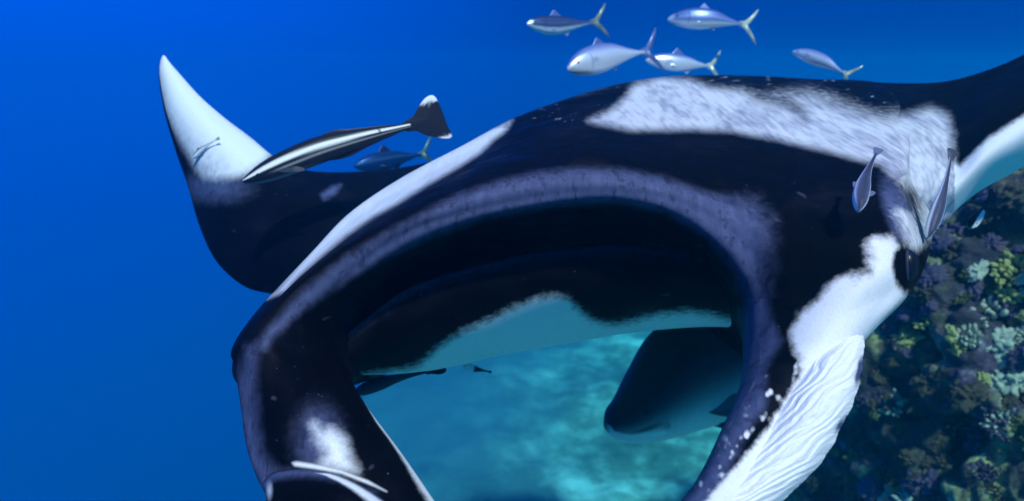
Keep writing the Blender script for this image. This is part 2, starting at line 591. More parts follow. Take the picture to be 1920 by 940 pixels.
# lower jaw: columns left to right; rows: mouth floor, lip, face, belly outline, behind
JAW = [
 [(820,620,2.2),(760,640,1.7),(640,640,1.34),(635,655,1.32),(640,680,1.33),(648,698,1.38),(660,704,1.46),(720,700,1.6),(800,690,2.2)],
 [(860,600,2.2),(800,590,1.7),(700,590,1.36),(692,610,1.33),(700,650,1.35),(712,685,1.42),(730,701,1.52),(780,695,1.7),(860,680,2.3)],
 [(900,590,2.2),(850,560,1.7),(768,540,1.38),(765,562,1.35),(780,620,1.37),(800,668,1.46),(815,692,1.58),(860,685,1.8),(930,665,2.4)],
 [(960,585,2.2),(920,535,1.7),(855,509,1.40),(852,530,1.36),(868,592,1.38),(890,648,1.48),(905,672,1.62),(940,665,1.85),(1000,645,2.4)],
 [(1020,580,2.2),(1000,520,1.7),(960,482,1.42),(958,502,1.37),(970,565,1.39),(985,625,1.5),(995,655,1.65),(1020,648,1.9),(1060,630,2.5)],
 [(1090,578,2.2),(1080,510,1.7),(1062,467,1.43),(1062,486,1.38),(1068,545,1.39),(1074,605,1.5),(1078,640,1.67),(1090,635,1.92),(1110,620,2.5)],
 [(1160,578,2.2),(1160,510,1.7),(1155,460,1.44),(1156,480,1.39),(1156,535,1.40),(1154,592,1.5),(1153,627,1.68),(1160,622,1.95),(1165,615,2.5)],
 [(1230,580,2.2),(1240,520,1.7),(1250,464,1.44),(1251,484,1.39),(1248,535,1.40),(1242,586,1.5),(1238,617,1.68),(1235,614,1.95),(1230,610,2.5)],
 [(1300,585,2.2),(1320,535,1.7),(1345,487,1.44),(1346,505,1.39),(1340,550,1.41),(1332,590,1.5),(1326,612,1.66),(1320,610,1.95),(1300,605,2.5)],
 [(1370,600,2.2),(1390,560,1.7),(1420,530,1.42),(1422,545,1.38),(1418,575,1.40),(1412,598,1.5),(1408,614,1.62),(1395,614,1.9),(1370,610,2.5)],
]


def wing_net(st, thick):
    net = []
    m = len(st)
    for k, (a, b, c) in enumerate(st):
        a, b, c = np.array(a, float), np.array(b, float), np.array(c, float)
        th = thick * (1 - 0.85 * k / (m - 1))
        bk = np.array([0, 0, th])
        q1 = 0.25 * a + 0.85 * b - 0.1 * c
        q1 = (a + b) / 2 + 0.3 * (b - (a + c) / 2) * np.array([0.6, 0.6, 1])
        q3 = (b + c) / 2 + 0.3 * (b - (a + c) / 2) * np.array([0.6, 0.6, 1])
        net.append([a, q1, b, q3, c, q3 + bk, b + 1.4 * bk, q1 + bk])
    return np.array(net)


WHITE_BACK = [(1104,227),(1150,205),(1176,180),(1192,157),(1240,146),(1300,152),(1330,165),(1392,172),(1420,182),(1470,180),(1520,178),(1580,198),(1625,216),(1660,222),(1700,216),(1745,203),(1776,216),(1786,250),(1786,330),(1770,400),(1745,440),(1732,420),(1735,380),(1728,352),(1700,342),(1672,330),(1652,308),(1600,296),(1556,283),(1463,262),(1369,244),(1298,242),(1181,243)]
WHITE_BLOT = [(1392,170),(1420,160),(1450,168),(1480,172),(1500,190),(1520,212),(1512,228),(1490,214),(1465,205),(1435,200),(1405,190)]
WHITE_STRIP = [(500,560),(520,545),(545,515),(600,450),(640,405),(720,345),(850,272),(960,225),(950,242),(925,262),(900,286),(860,312),(800,346),(740,384),(700,405),(650,440),(600,482),(560,518),(535,545)]
WHITE_CHEEK = [(1606,470),(1640,445),(1672,446),(1690,470),(1694,520),(1700,560),(1660,600),(1640,660),(1560,690),(1520,690),(1490,660),(1482,620),(1505,585),(1535,560),(1560,530),(1600,512),(1625,500)]
WHITE_LOBE_SHINE = [(590,800),(604,812),(618,806),(634,814),(648,836),(655,858),(668,884),(640,882),(604,872),(612,850),(600,830)]
CREASE_SHINE = [(548,868),(556,866),(600,873),(640,882),(690,902),(725,922),(700,911),(640,888),(590,879),(552,874)]
SLATE_BAND = [(478,660),(490,628),(520,592),(560,548),(650,476),(740,424),(860,362),(940,336),(1010,320),(1080,314),(1160,315),(1240,330),(1330,360),(1420,372),(1452,410),(1452,470),(1440,540),(1450,600),(1470,640),(1440,690),(1440,760),(1400,820),(1360,900),(1310,980),(1240,990),(1330,850),(1370,740),(1380,640),(1392,570),(1376,510),(1325,448),(1250,402),(1150,382),(1050,388),(910,412),(800,452),(720,490),(640,536),(570,584),(520,630),(500,660)]
SLATE_EDGE = [(462,650),(486,640),(478,690),(480,740),(484,790),(492,850),(520,882),(560,884),(700,925),(690,960),(500,960),(466,880),(446,790),(444,720)]
BELLY = [(815,662),(832,645),(870,622),(940,590),(985,568),(1030,556),(1065,560),(1085,582),(1110,602),(1150,610),(1190,602),(1225,592),(1290,584),(1340,592),(1420,612),(1420,720),(640,720),(690,705),(780,690)]


def build_manta():
    V, F, W, S, G, MO = [], [], [], [], [], []
    base = 0

    def add(net, w, s, g, wrap0=False, wrap1=False, mot=None, world=None):
        nonlocal base
        nr, nc = net.shape[:2]
        v = P(net[..., 0], net[..., 1], net[..., 2]).reshape(-1, 3) if world is None else world.reshape(-1, 3)
        V.append(v)
        F.append(grid_faces(nr, nc, wrap_c=wrap1, wrap_r=wrap0, base=base))
        W.append(w); S.append(s); G.append(g); MO.append(np.zeros(len(v)) if mot is None else mot)
        base += len(v)

    # --- head, back, both head fins
    n0, n1 = 30, 22
    tips = [[(720, 1110, .95)] * 11], [[(1285, 1075, .79)] * 11]            # both head fins close at their tips
    net = dense(tips[0] + HEAD + tips[1], n0, n1, smooth=6)
    nr, nc = net.shape[:2]
    xy = net[..., :2].reshape(-1, 2)
    row = np.broadcast_to(np.arange(nc)[None, :] / n1, (nr, nc)).ravel()      # 0..10
    col = np.broadcast_to(np.arange(nr)[:, None] / n0, (nr, nc)).ravel() - 1   # -1..22
    front = (row > 1.75) & (row < 9.2)
    upper = (col > 4.5) & (row > 4.5) & (col < 16)
    w = np.full(len(xy), -3.0)
    g = np.full(len(xy), 0.5)
    s = np.full(len(xy), -3.0)

    def paint(poly, soft, ragged, mask, cap=2.2):
        nonlocal w, g
        d = sdist(xy, poly) / soft
        d = np.where(mask, np.clip(d, -3, cap), -3)
        g = np.where(d > w, ragged, g)
        w = np.maximum(w, d)

    paint(WHITE_BACK, 12 + 16 * sstep(xy[:, 0], 1300, 1560) * sstep(row, 6.4, 7.2), 0.25, upper & (col > 10), 1.1)
    blot = np.clip(sdist(xy, WHITE_BLOT) / 9, -3, 1.6)
    w = np.where(upper & (blot > -1.5), np.minimum(w, 0.35 - blot * 0.45), w)
    paint(WHITE_STRIP, 8, 0.3, upper & (col < 11.5) & (row > 5.2))
    paint(WHITE_CHEEK, 11, 0.75, front & (col > 15))
    bite = np.clip(sdist(xy, [(1570,505),(1585,440),(1618,440),(1634,478),(1632,512),(1600,522)]) / 16, -3, 2)
    w = np.where((col > 14.5) & front & (bite > -1.2), np.minimum(w, 0.1 - bite * 0.9), w)
    paint(WHITE_LOBE_SHINE, 22, 0.45, front & (col < 4), 1.3)  # white pigment of the lobe with its highlight painted in
    paint(CREASE_SHINE, 4, 0.1, front & (col < 4))  # highlight along the crease, painted as a thin white line
    # light rim on the inner edge of the left head fin, painted white
    rim_shine = np.where((col < 3.3) & (row > 1.0) & (row < 2.8), 1.6 - 3.0 * np.abs(row - 2.0) / (0.45 + 0.35 * sstep(col, 2.4, 1.0)) - 2.0 * sstep(col, 2.6, 3.3), -3)
    w = np.maximum(w, rim_shine)
    # white inner half of the right head fin
    line = np.interp(xy[:, 1], [640, 700, 740, 800, 850, 900, 940, 1010], [1505, 1500, 1478, 1442, 1402, 1358, 1322, 1260])
    d = np.where(front & (col > 17) & (xy[:, 1] > 640), np.clip((xy[:, 0] - line) / 9, -3, 2.2), -3)
    g = np.where(d > w, 1.1, g)
    w = np.maximum(w, d)
    # pale spots low on the cheek and along the fin
    spots = cell(np.stack([xy[:, 0] / 15, xy[:, 1] / 19, 0 * xy[:, 0]], -1)) + 0.45 * fbm(np.stack([xy[:, 0] / 30, xy[:, 1] / 34, 4 + 0 * xy[:, 0]], -1), 3)
    near = np.clip(1 - np.abs(xy[:, 0] - line + 35) / 45, 0, 1) * ((xy[:, 1] > 600) & (col > 16) & front)
    w = np.maximum(w, np.where(near > 0.05, (0.12 - spots) * 6 * near - 0.5, -3))
    # dark flecks scattered over the crest, white on black
    cs = cell(np.stack([xy[:, 0] / 7, xy[:, 1] / 5, 0 * xy[:, 0]], -1)) + 0.22 * fbm(np.stack([xy[:, 0] / 40, xy[:, 1] / 20, 0 * xy[:, 0]], -1), 2)
    crest = upper & (col > 10.5) & (row > 6.3) & (row < 8.6)
    w = np.where(crest & (w < -1), np.maximum(w, (0.20 - cs) * 5 - 0.8), w)
    g = np.where(crest & (w < 0), 0.7, g)
    ds = np.clip(sdist(xy, SLATE_BAND) / (15 + 26 * sstep(xy[:, 0], 1330, 1430) * (xy[:, 1] < 560)) - 0.3, -3, 0.85)
    s = np.where(front & (row < 6.5), ds, s)
    # streak of slate on the left head fin
    s = np.maximum(s, np.where(front & (col < 5.5), np.clip(sdist(xy, SLATE_EDGE) / 20 - 0.1, -3, 0.8), -3))
    sheen = 1 - np.hypot((xy[:, 0] - 598) / 50, (xy[:, 1] - 826) / 70)  # sheen of the left head fin, painted into the slate
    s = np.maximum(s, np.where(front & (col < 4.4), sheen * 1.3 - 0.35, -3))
    # highlight on the brow above the eye, painted in slate
    brow = 1 - np.hypot((xy[:, 0] - 1690 + (xy[:, 1] - 410) * -0.35) / 30, (xy[:, 1] - 405) / 75)
    s = np.maximum(s, np.where((col > 13.5) & (col < 17) & (row > 5) & (row < 9), brow * 2.4 - 0.3, -3))
    # dark socket round the eye, brow highlight above it painted pale
    sock = 1 - np.hypot((xy[:, 0] - 1704) / 30, (xy[:, 1] - 500) / 50)
    w = np.where((col > 13.5) & (col < 18) & (row > 5) & (row < 9) & (sock > -0.3), np.minimum(w, -sock * 5 - 0.1), w)
    s = np.where((col > 13.5) & (col < 18) & (row > 5) & (row < 9) & (sock > 0), -2, s)
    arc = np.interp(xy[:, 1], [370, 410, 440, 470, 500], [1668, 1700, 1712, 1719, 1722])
    brow_shine = 1.0 - np.abs(xy[:, 0] - arc) / 16 - 2.2 * sstep(np.abs(xy[:, 1] - 430), 25, 60)
    w = np.maximum(w, np.where((col > 13.5) & (col < 17) & (row > 5) & (row < 9.3), brow_shine * 0.7 - 0.25, -3))
    mot = np.where(upper & (row > 5.2), np.where(col > 10.5, 1.0, 0.3), 0.0)
    mot = np.where(col > 14.7, 0.1, mot)
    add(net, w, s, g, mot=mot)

    # --- wings
    for st, side in ((LEFT_WING, 0), (RIGHT_WING, 1)):
        net = dense(wing_net(st, 0.16), 24, 24, wrap1=True, smooth=3)
        nr, nc = net.shape[:2]
        xy = net[..., :2].reshape(-1, 2)
        q = np.broadcast_to(np.arange(nc)[None, :] / 24, (nr, nc)).ravel()     # 0 lower edge .. 2 face .. 4 upper edge .. back
        fr = (q < 4.3) | (q > 7.9)
        if side == 0:
            poly = [(290,90),(318,96),(345,130),(380,172),(440,228),(510,284),(500,302),(470,322),(440,338),(405,352),(372,350),(350,322),(330,270),(312,210),(300,160)]
            d = sdist(xy, poly) / 16
            w = np.where(fr, np.clip(d, -3, 1.5), -3)
            s = np.where(fr, np.clip(sdist(xy, [(600,365),(622,350),(640,345),(632,362),(608,376)]) / 7, -3, 1.2), -3)
            s = np.maximum(s, np.where(fr, 1 - np.hypot((xy[:, 0] - 400) / 70, (xy[:, 1] - 352) / 30) * 1.3, -3))
            g = np.full(len(xy), 0.3)
            w = np.where((q < 0.35) | (q > 7.4), -3, w)
            mot = sstep((xy[:, 1] - 190) + (430 - xy[:, 0]) * 0.75, 70, 200)
            w = w - 1.3 * sstep((xy[:, 1] - 200) + (430 - xy[:, 0]) * 0.8, 90, 190)
        else:
            edge = np.interp(xy[:, 0], [1640, 1735, 1760, 1782, 1800, 1850, 1925, 2050, 2200, 2520], [190, 200, 215, 300, 312, 262, 214, 125, 15, -270])
            d = np.clip((xy[:, 1] - edge) / 9, -3, 2.0)
            dv = np.where((xy[:, 0] < 1784) & (xy[:, 1] < 330), -3, d)
            back = np.clip(sdist(xy, WHITE_BACK) / 17 - 0.1, -3, 1.1)
            w = np.where(q < 4.3, np.maximum(dv, back), np.where(q > 6.5, 1.5, -3))
            s = np.full(len(xy), -3.0)
            g = np.full(len(xy), 0.45)
            mot = np.where(xy[:, 0] < 1790, 1.0, 0.0)
        add(net, w, s, g, wrap1=True, mot=mot)

    # --- lower jaw and belly
    net = dense(JAW, 26, 20, smooth=4)
    nr, nc = net.shape[:2]
    xy = net[..., :2].reshape(-1, 2)
    row = np.broadcast_to(np.arange(nc)[None, :] / 20, (nr, nc)).ravel()
    w = np.where(row > 2.6, np.clip(sdist(xy, BELLY) / 13, -3, 1.8), -3)
    w = np.where(row > 6.0, 1.5, w)
    # fine pale line of teeth pits on the lower lip
    tp = cell(np.stack([xy[:, 0] / 9, 0 * xy[:, 0], 0 * xy[:, 0]], -1))
    w = np.maximum(w, np.where((np.abs(row - 2.08) < 0.09) & (xy[:, 0] > 800) & (xy[:, 0] < 1300), 0.5 - tp * 3, -3))
    sj = np.where((row > 1.9) & (row < 5), 0.1 - 0.9 * np.abs(row - 2.25), -3.0)
    add(net, w, sj, np.full(len(xy), 0.9))

    # --- the unrolled white blade of the right head fin, pleated
    yy = np.array([628, 665, 710, 760, 810, 860, 905, 950, 1010])
    xl = np.array([1540, 1505, 1480, 1458, 1425, 1385, 1345, 1302, 1245])
    xr = np.array([1618, 1621, 1616, 1602, 1580, 1552, 1518, 1470, 1400])
    dl = np.array([1.06, 1.01, .975, .948, .93, .90, .873, .848, .812])
    dr = np.array([1.05, 1.0, .972, .947, .93, .915, .90, .885, .86])
    na, nb = 220, 420
    b = np.linspace(0, 8, nb)
    cx = cr_axis(np.stack([yy, xl, xr, dl, dr], -1).astype(float), 60)
    ti = np.linspace(0, len(cx) - 1, nb)
    Cc = np.stack([np.interp(ti, np.arange(len(cx)), cx[:, k]) for k in range(5)], -1)
    a = np.linspace(0, 1, na)
    A, B = np.meshgrid(a, np.arange(nb), indexing='ij')
    A, B = A.T, B.T                                     # nb x na
    L = Cc[B]
    skew = (A - 0.5) * -26                              # the pleats run up and outward
    px = L[..., 1] * (1 - A) + L[..., 2] * A
    py = L[..., 0] + skew
    dd = L[..., 3] * (1 - A) + L[..., 4] * A - 0.03 * np.sin(math.pi * A) * 1.0
    bb = B / (nb - 1)
    wob = fbm(np.stack([A.ravel() * 3, bb.ravel() * 9, 0 * A.ravel()], -1), 3).reshape(A.shape)
    phase = bb * 1.0 + 0.52 * A ** 0.85 + 0.03 * wob
    pl = np.sin(2 * math.pi * 11 * phase + 2.2 * wob) + 0.2 * np.sin(2 * math.pi * 29 * phase + 3 * wob)
    amp = 0.0017 * np.clip(A * 6, 0, 1) * (1 - 0.45 * A)
    dd = dd + amp * pl
    rag = 3 * fbm(np.stack([bb.ravel() * 26, 0 * bb.ravel(), 3 + 0 * bb.ravel()], -1), 3).reshape(A.shape)
    px = px + np.where(A > 0.85, (A - 0.85) / 0.15 * rag, 0)
    dd = dd + 0.018 * np.clip((A - 0.85) / 0.15, 0, 1) ** 2      # edge curls away
    wv = np.full(A.shape, 2.0)
    hemdark = np.exp(-((bb - 0.24) / 0.085) ** 2) + 0.8 * np.exp(-((bb - 0.50) / 0.05) ** 2)
    wv = wv - 3.6 * hemdark * sstep(A, 0.86, 0.97)
    front_net = np.stack([px, py, dd], -1)
    back_net = np.stack([px, py, dd + 0.010 * np.clip((1 - A) * 12, 0.1, 1)], -1)
    sl = np.where(A > 0.85, 0.8, -3.0).ravel()
    add(front_net, wv.ravel(), sl, np.full(A.size, 0.45))
    add(back_net, np.full(A.size, 1.5), np.full(A.size, -3.0), np.full(A.size, 0.4))

    # --- rolled flap at the tip of the left head fin
    top = [(492,905,.965),(512,886,.945),(560,880,.925),(610,884,.915),(650,897,.91),(690,918,.912),(730,945,.925),(780,985,.95)]
    rows = []
    for f, dy, dz in ((0, 0, 0.03), (0.15, 3, -0.002), (0.4, 18, -0.022), (0.8, 50, -0.04), (1.2, 95, -0.045), (1.6, 140, -0.02), (1.7, 165, 0.05)):
        rows.append([(x + 12 * f, y + dy, d + dz) for x, y, d in top])
    net = dense(rows, 20, 24, smooth=3)
    nr, nc = net.shape[:2]
    xy = net[..., :2].reshape(-1, 2)
    rr = np.broadcast_to((np.arange(nr) / 20)[:, None], (nr, nc)).ravel()
    cc = np.broadcast_to((np.arange(nc) / 24)[None, :], (nr, nc)).ravel()
    w = 1.6 - 3.2 * np.abs(rr - 1.3 - 0.25 * np.clip(cc - 3, 0, 3)) / (0.45 + 0.25 * np.clip(cc - 2.6, 0, 3)) - 3.0 * sstep(cc, 3.2, 2.2)
    w = np.maximum(w, 0.8 - 9 * np.hypot((xy[:, 0] - 505) / 45, (xy[:, 1] - 920) / 130))
    s = 0.9 - 2.0 * np.abs(rr - 1.2) / 1.2
    add(net, w, s, np.full(len(w), 0.4))

    root = empty('manta_ray', tuple(P(1150, 470, 1.6)))
    tag(root, 'huge black and white manta ray facing the viewer with its mouth wide open', 'manta ray')
    me = make_mesh('manta_body', np.concatenate(V), np.concatenate(F), attrs={'white': np.concatenate(W), 'slate': np.concatenate(S), 'ragged': np.concatenate(G), 'mottle': np.concatenate(MO)})
    link_mesh('body', me, M_MANTA, root)
    return root


def ellipsoid(name, c, ax, mat, parent, n=20):
    """ax: three world axis vectors"""
    th = np.linspace(0, 2 * math.pi, n * 2, endpoint=False)
    ph = np.linspace(-math.pi / 2, math.pi / 2, n)
    PH, TH = np.meshgrid(ph, th, indexing='ij')
    d = np.stack([np.cos(PH) * np.cos(TH), np.cos(PH) * np.sin(TH), np.sin(PH)], -1).reshape(-1, 3)
    v = c + d @ np.array(ax)
    me = make_mesh(name, v, grid_faces(n, n * 2, wrap_c=True))
    return link_mesh(name, me, mat, parent)


def torus(name, c, ax, R, r, mat, parent, n=40, m=12):
    a = np.linspace(0, 2 * math.pi, n, endpoint=False)
    b = np.linspace(0, 2 * math.pi, m, endpoint=False)
    A, B = np.meshgrid(a, b, indexing='ij')
    d = np.stack([(R + r * np.cos(B)) * np.cos(A), (R + r * np.cos(B)) * np.sin(A), r * np.sin(B)], -1).reshape(-1, 3)
    me = make_mesh(name, c + d @ np.array(ax), grid_faces(n, m, wrap_c=True, wrap_r=True))
    return link_mesh(name, me, mat, parent)


manta = build_manta()
EX, EY, EN = RT * 0.55 + FW * 0.83, UP, RT * 0.83 - FW * 0.55
eye = ellipsoid('eye', P(1699, 498, 1.105), [EX * 0.020, EY * 0.028, EN * 0.018], M_EYE, manta)
torus('eyelid', P(1701, 498, 1.098), [EX * 0.75, EY * 1.15, EN], 0.020, 0.0028, M_LID, eye)
eye2 = ellipsoid('eye', P(456, 690, 1.14), [(-RT * .55 + FW * .83) * 0.022, EY * 0.03, (-RT * .83 - FW * .55) * 0.018], M_EYE, manta)


# ------------------------------------------------------------------ fish
def fish(name, label, cat, head, tail, prof, colour, fins, depth_ratio, width_ratio, bend=0.0, vbend=0.0, up=None,
         group=None, eye=(0.13, 0.12, 0.020), roll=0.0, eye_col=None):
    """head, tail: (px, py, d) of the snout and of the end of the tail stalk. prof: (s, top, bottom, width) rows, fractions of the body height."""
    A, Bq = P(*head), P(*tail)
    L = np.linalg.norm(Bq - A)
    X = (Bq - A) / L
    u = UP if up is None else np.array(up, float)
    u = u - X * (u @ X)
    u /= np.linalg.norm(u)
    Y = np.cross(u, X)
    cr, sr = math.cos(roll), math.sin(roll)
    u, Y = u * cr + Y * sr, Y * cr - u * sr
    H, Wd = depth_ratio, width_ratio

    def place(q):
        q = np.asarray(q, float)
        s = q[:, 0]
        off = bend * np.sin(np.clip(s, -.2, 1.4) * math.pi)
        offv = vbend * np.sin(np.clip(s, -.2, 1.4) * math.pi)
        return A + L * (s[:, None] * X + (q[:, 1] + off)[:, None] * Y + (q[:, 2] + offv)[:, None] * u)

    prof = np.array(prof, float)
    ns, na = 90, 40
    s = np.linspace(0, 1, ns) ** 1.15
    pr = cr_axis(prof, 12)
    top = np.interp(s, pr[:, 0], pr[:, 1]) * H
    bot = np.interp(s, pr[:, 0], pr[:, 2]) * H
    wid = np.interp(s, pr[:, 0], pr[:, 3]) * Wd
    phi = np.linspace(0, 2 * math.pi, na, endpoint=False)
    c, h = (top + bot) / 2, (top - bot) / 2
    S = np.repeat(s, na)
    sp, cp = np.sin(phi), np.cos(phi)
    z = (c[:, None] + h[:, None] * sp).ravel()
    y = (wid[:, None] * np.sign(cp) * np.abs(cp) ** 0.85).ravel()
    v = [place(np.stack([S, y, z], -1))]
    zn = np.tile(sp, ns)
    cols = [colour(S, zn)]
    faces = [tuple(f) for f in grid_faces(ns, na, wrap_c=True).tolist()]
    faces.append(tuple(range(na))[::-1])
    faces.append(tuple(range((ns - 1) * na, ns * na)))
    base = ns * na
    for outline, fc, spread in fins:
        # thin tapered plate from an outline in (s, z[, y])
        o = np.array(outline, float)
        t = 0.004
        if spread < 0:                                   # forked tail: flat plate
            m = len(o)
            for sgn in (1, -1):
                v.append(place(np.stack([o[:, 0], np.full(m, sgn * t * 0.35), o[:, 1]], -1)))
                cols.append(fc(o[:, 0], o[:, 1]) if callable(fc) else np.tile(np.array(fc), (m, 1)))
            f0 = list(range(base, base + m))
            f1 = list(range(base + m, base + 2 * m))
            faces.append(tuple(f0))
            faces.append(tuple(f1[::-1]))
            for k in range(m):
                k2 = (k + 1) % m
                faces.append((f0[k], f1[k], f1[k2], f0[k2]))
            base += 2 * m
            continue
        if o.shape[1] == 2: o = np.concatenate([o, np.zeros((len(o), 1))], 1)
        o = cr_axis(o, 6, wrap=True)
        m = len(o)
        cen = o.mean(0)
        rings = (1.0, 0.94, 0.84, 0.7, 0.5, 0.3, 0.1)
        for sgn in (1, -1):
            for q in rings:
                w_ = cen + (o - cen) * q
                v.append(place(np.stack([w_[:, 0], w_[:, 2] + sgn * t * (1.15 - q), w_[:, 1]], -1)))
                cols.append(fc(w_[:, 0], w_[:, 1]) if callable(fc) else np.tile(np.array(fc), (m, 1)))
            nr_ = len(rings)
            for q in range(nr_ - 1):
                for k in range(m):
                    k2 = (k + 1) % m
                    f = (base + q * m + k, base + q * m + k2, base + (q + 1) * m + k2, base + (q + 1) * m + k)
                    faces.append(f if sgn > 0 else f[::-1])
            faces.append(tuple(range(base + (nr_ - 1) * m, base + nr_ * m))[::sgn])
            base += nr_ * m
        b0, b1 = base - 2 * nr_ * m, base - nr_ * m
        for k in range(m):
            k2 = (k + 1) % m
            faces.append((b0 + k, b1 + k, b1 + k2, b0 + k2))
    root = empty(name, tuple(A))
    tag(root, label, cat, group)
    me = make_mesh(name, np.concatenate(v), faces, colors=np.concatenate(cols))
    link_mesh('body', me, M_SILVER if name == 'runner_fish' else M_FISH, root)
    if eye:
        es, ez, er = eye
        for sg in (1, -1):
            w_ = float(np.interp(es, s, wid))
            hh = float(np.interp(es, s, h))
            cz = float(np.interp(es, s, c))
            zz = cz + ez * hh
            yy = w_ * max(0.2, 1 - ez * ez) ** 0.5
            e = place([[es, sg * yy * 0.97, zz]])[0]
            ob = ellipsoid('eye', e, [X * er * L, Y * er * L * 0.5, u * er * L], M_EYE, root, 10)
    return root


def c3(*a): return np.array(a, float)


def lerp_cols(t, stops):
    out = np.zeros((len(t), 3))
    xs = [q[0] for q in stops]
    for k in range(3):
        out[:, k] = np.interp(t, xs, [q[1][k] for q in stops])
    return out


RUNNER = [(0, .03, -.09, .06), (.05, .20, -.24, .36), (.14, .40, -.40, .70), (.28, .54, -.54, .95), (.45, .56, -.56, 1), (.62, .48, -.42, .8), (.80, .24, -.22, .42), (.93, .10, -.09, .2), (1, .08, -.07, .12)]


def runner_col(S, zn, dark=1.0):
    c = lerp_cols(zn, [(-1, (.80, .84, .88)), (-.55, (.86, .88, .92)), (-.38, (.20, .30, .55)), (-.1, (.22, .30, .60)), (.08, (.46, .50, .80)), (.28, (.10, .17, .52)), (.5, (.26, .31, .62)), (.75, (.07, .12, .36)), (1, (.05, .08, .24))])
    c = c * np.where(zn < -.45, 1, dark)[:, None]
    c = c * (1 - .35 * np.exp(-((S - .24 - .02 * np.cos(zn * 2)) / .010) ** 2) * (np.abs(zn) < .6))[:, None]
    hd = np.clip((0.09 - S) / 0.05, 0, 1)[:, None]
    return c * (1 - hd) + np.array([.72, .75, .82]) * hd


def pale_col(S, zn):
    c = lerp_cols(zn, [(-1, (.84, .84, .86)), (.25, (.88, .88, .92)), (.45, (.60, .61, .84)), (.7, (.30, .33, .62)), (1, (.20, .23, .48))])
    g = (np.exp(-((S - .25 - .02 * np.cos(zn * 2)) / .010) ** 2) * (np.abs(zn + .1) < .6) * .45 + np.exp(-(((S - .31) / .035) ** 2 + ((zn + .05) / .12) ** 2)) * .7)[:, None]
    lip = (np.exp(-((zn + .25 + 1.5 * S) / .10) ** 2) * (S < .07) * .6)[:, None]
    c = c * (1 - g) + np.array([.16, .2, .42]) * g
    return c * (1 - lip) + np.array([.2, .22, .4]) * lip


YEL = (.62, .66, .38)


def runner_fins(tail=YEL, dorsal=True, z=1.0):
    f = [([(.95, .032), (1.03, .05), (1.11, .13), (1.20, .235), (1.215, .235), (1.17, .13), (1.10, .03), (1.075, 0), (1.10, -.03), (1.17, -.13), (1.215, -.235), (1.20, -.235), (1.11, -.13), (1.03, -.05), (.95, -.032)], tail, -1)]
    if dorsal:
        f.append(([(.36, .09), (.42, .17), (.465, .205), (.475, .15), (.56, .105), (.72, .065), (.86, .035), (.82, .02), (.5, .06)], (.16 * z, .20 * z, .42 * z), 0))
        f.append(([(.52, -.08), (.58, -.13), (.61, -.14), (.63, -.10), (.74, -.065), (.86, -.035), (.82, -.02), (.6, -.05)], (.45 * z, .48 * z, .58 * z), 0))
    for sg in (1, -1):
        f.append(([(.27, -.03, sg * .052), (.33, -.06, sg * .075), (.40, -.075, sg * .085), (.36, -.04, sg * .075)], (.40 * z, .44 * z, .62 * z), 0))
    return f


EYE = (.11, .18, .013)
GR = 'silver blue fish swimming above the manta'
fish('runner_fish', 'silver blue yellow-tailed fish highest up, topmost left of the school above the manta', 'fish', (988, 44, 3.3), (1112, 42, 3.45), RUNNER, lambda S, zn: runner_col(S, zn, .35), runner_fins((.30, .34, .24)), .22, .085, group=GR, bend=.06, vbend=-.015, eye=EYE)
fish('runner_fish', 'silver blue fish with raised dorsal fin and wide forked tail, top right of the school', 'fish', (1252, 36, 3.0), (1392, 46, 3.0), RUNNER, runner_col, runner_fins((.72, .76, .58)), .25, .09, group=GR, vbend=.02, bend=-.05, eye=EYE)
fish('runner_fish', 'plump pale white-sided fish pointing left and down just above the manta back', 'fish', (1063, 128, 2.7), (1208, 98, 2.9), RUNNER, pale_col, runner_fins((.16, .2, .42)), .25, .10, vbend=.03, group=GR, bend=.03, eye=EYE)
fish('runner_fish', 'small pale lavender fish right behind the plump white one', 'fish', (1210, 112, 3.0), (1330, 124, 3.1), RUNNER, pale_col, runner_fins((.66, .70, .5)), .20, .08, group=GR, bend=-.06, vbend=-.02, eye=EYE)
fish('runner_fish', 'lone pale fish slanting down to the right, rightmost above the manta back', 'fish', (1486, 96, 2.9), (1583, 138, 2.75), RUNNER, pale_col, runner_fins((.66, .70, .46), dorsal=False), .20, .09, group=GR, vbend=.045, bend=.05, eye=EYE)
fish('runner_fish', 'faint blue-green fish behind the striped suckerfish over the left wing', 'fish', (664, 312, 2.75), (790, 290, 2.95), RUNNER,
     lambda S, zn: lerp_cols(zn, [(-1, (.008, .05, .16)), (.1, (.006, .04, .20)), (.25, (.05, .16, .20)), (.4, (.006, .035, .18)), (1, (.01, .04, .12))]), runner_fins((.10, .18, .16), z=.15), .22, .08, eye=None)

# the big striped suckerfish over the left wing
REMORA = [(0, .05, -.10, .25), (.05, .22, -.30, .62), (.14, .42, -.46, .9), (.28, .56, -.52, 1), (.45, .62, -.5, .95), (.62, .50, -.42, .75), (.80, .32, -.28, .45), (.92, .2, -.18, .28), (1, .16, -.14, .18)]


def striped(S, zn):
    z0 = .24 + .05 * np.sin(S * 9)
    k = np.exp(-(np.abs(zn - z0) / .21) ** 6)
    k = k * np.where((S > .80) & (S < .815), .1, 1)
    k = np.maximum(k, .30 * np.exp(-(np.abs(zn + .30) / .09) ** 4) * sstep(S, .12, .25))
    belly = np.clip((-zn - .72) / .2, 0, 1) * np.clip((.45 - S) / .2, 0, 1) * .35
    c = np.zeros((len(S), 3)) + np.array([.008, .010, .016])
    c = c + (np.array([.86, .86, .82]) - c) * np.clip(k, 0, 1)[:, None]
    c = c + (np.array([.25, .38, .45]) - c) * belly[:, None]
    return c


def remora_tail(S, z):
    k = sstep(np.where(z > 0, z, -z - .006), .100, .112)
    return np.array([.008, .01, .016]) + (np.array([.8, .82, .9]) - .01) * k[:, None]


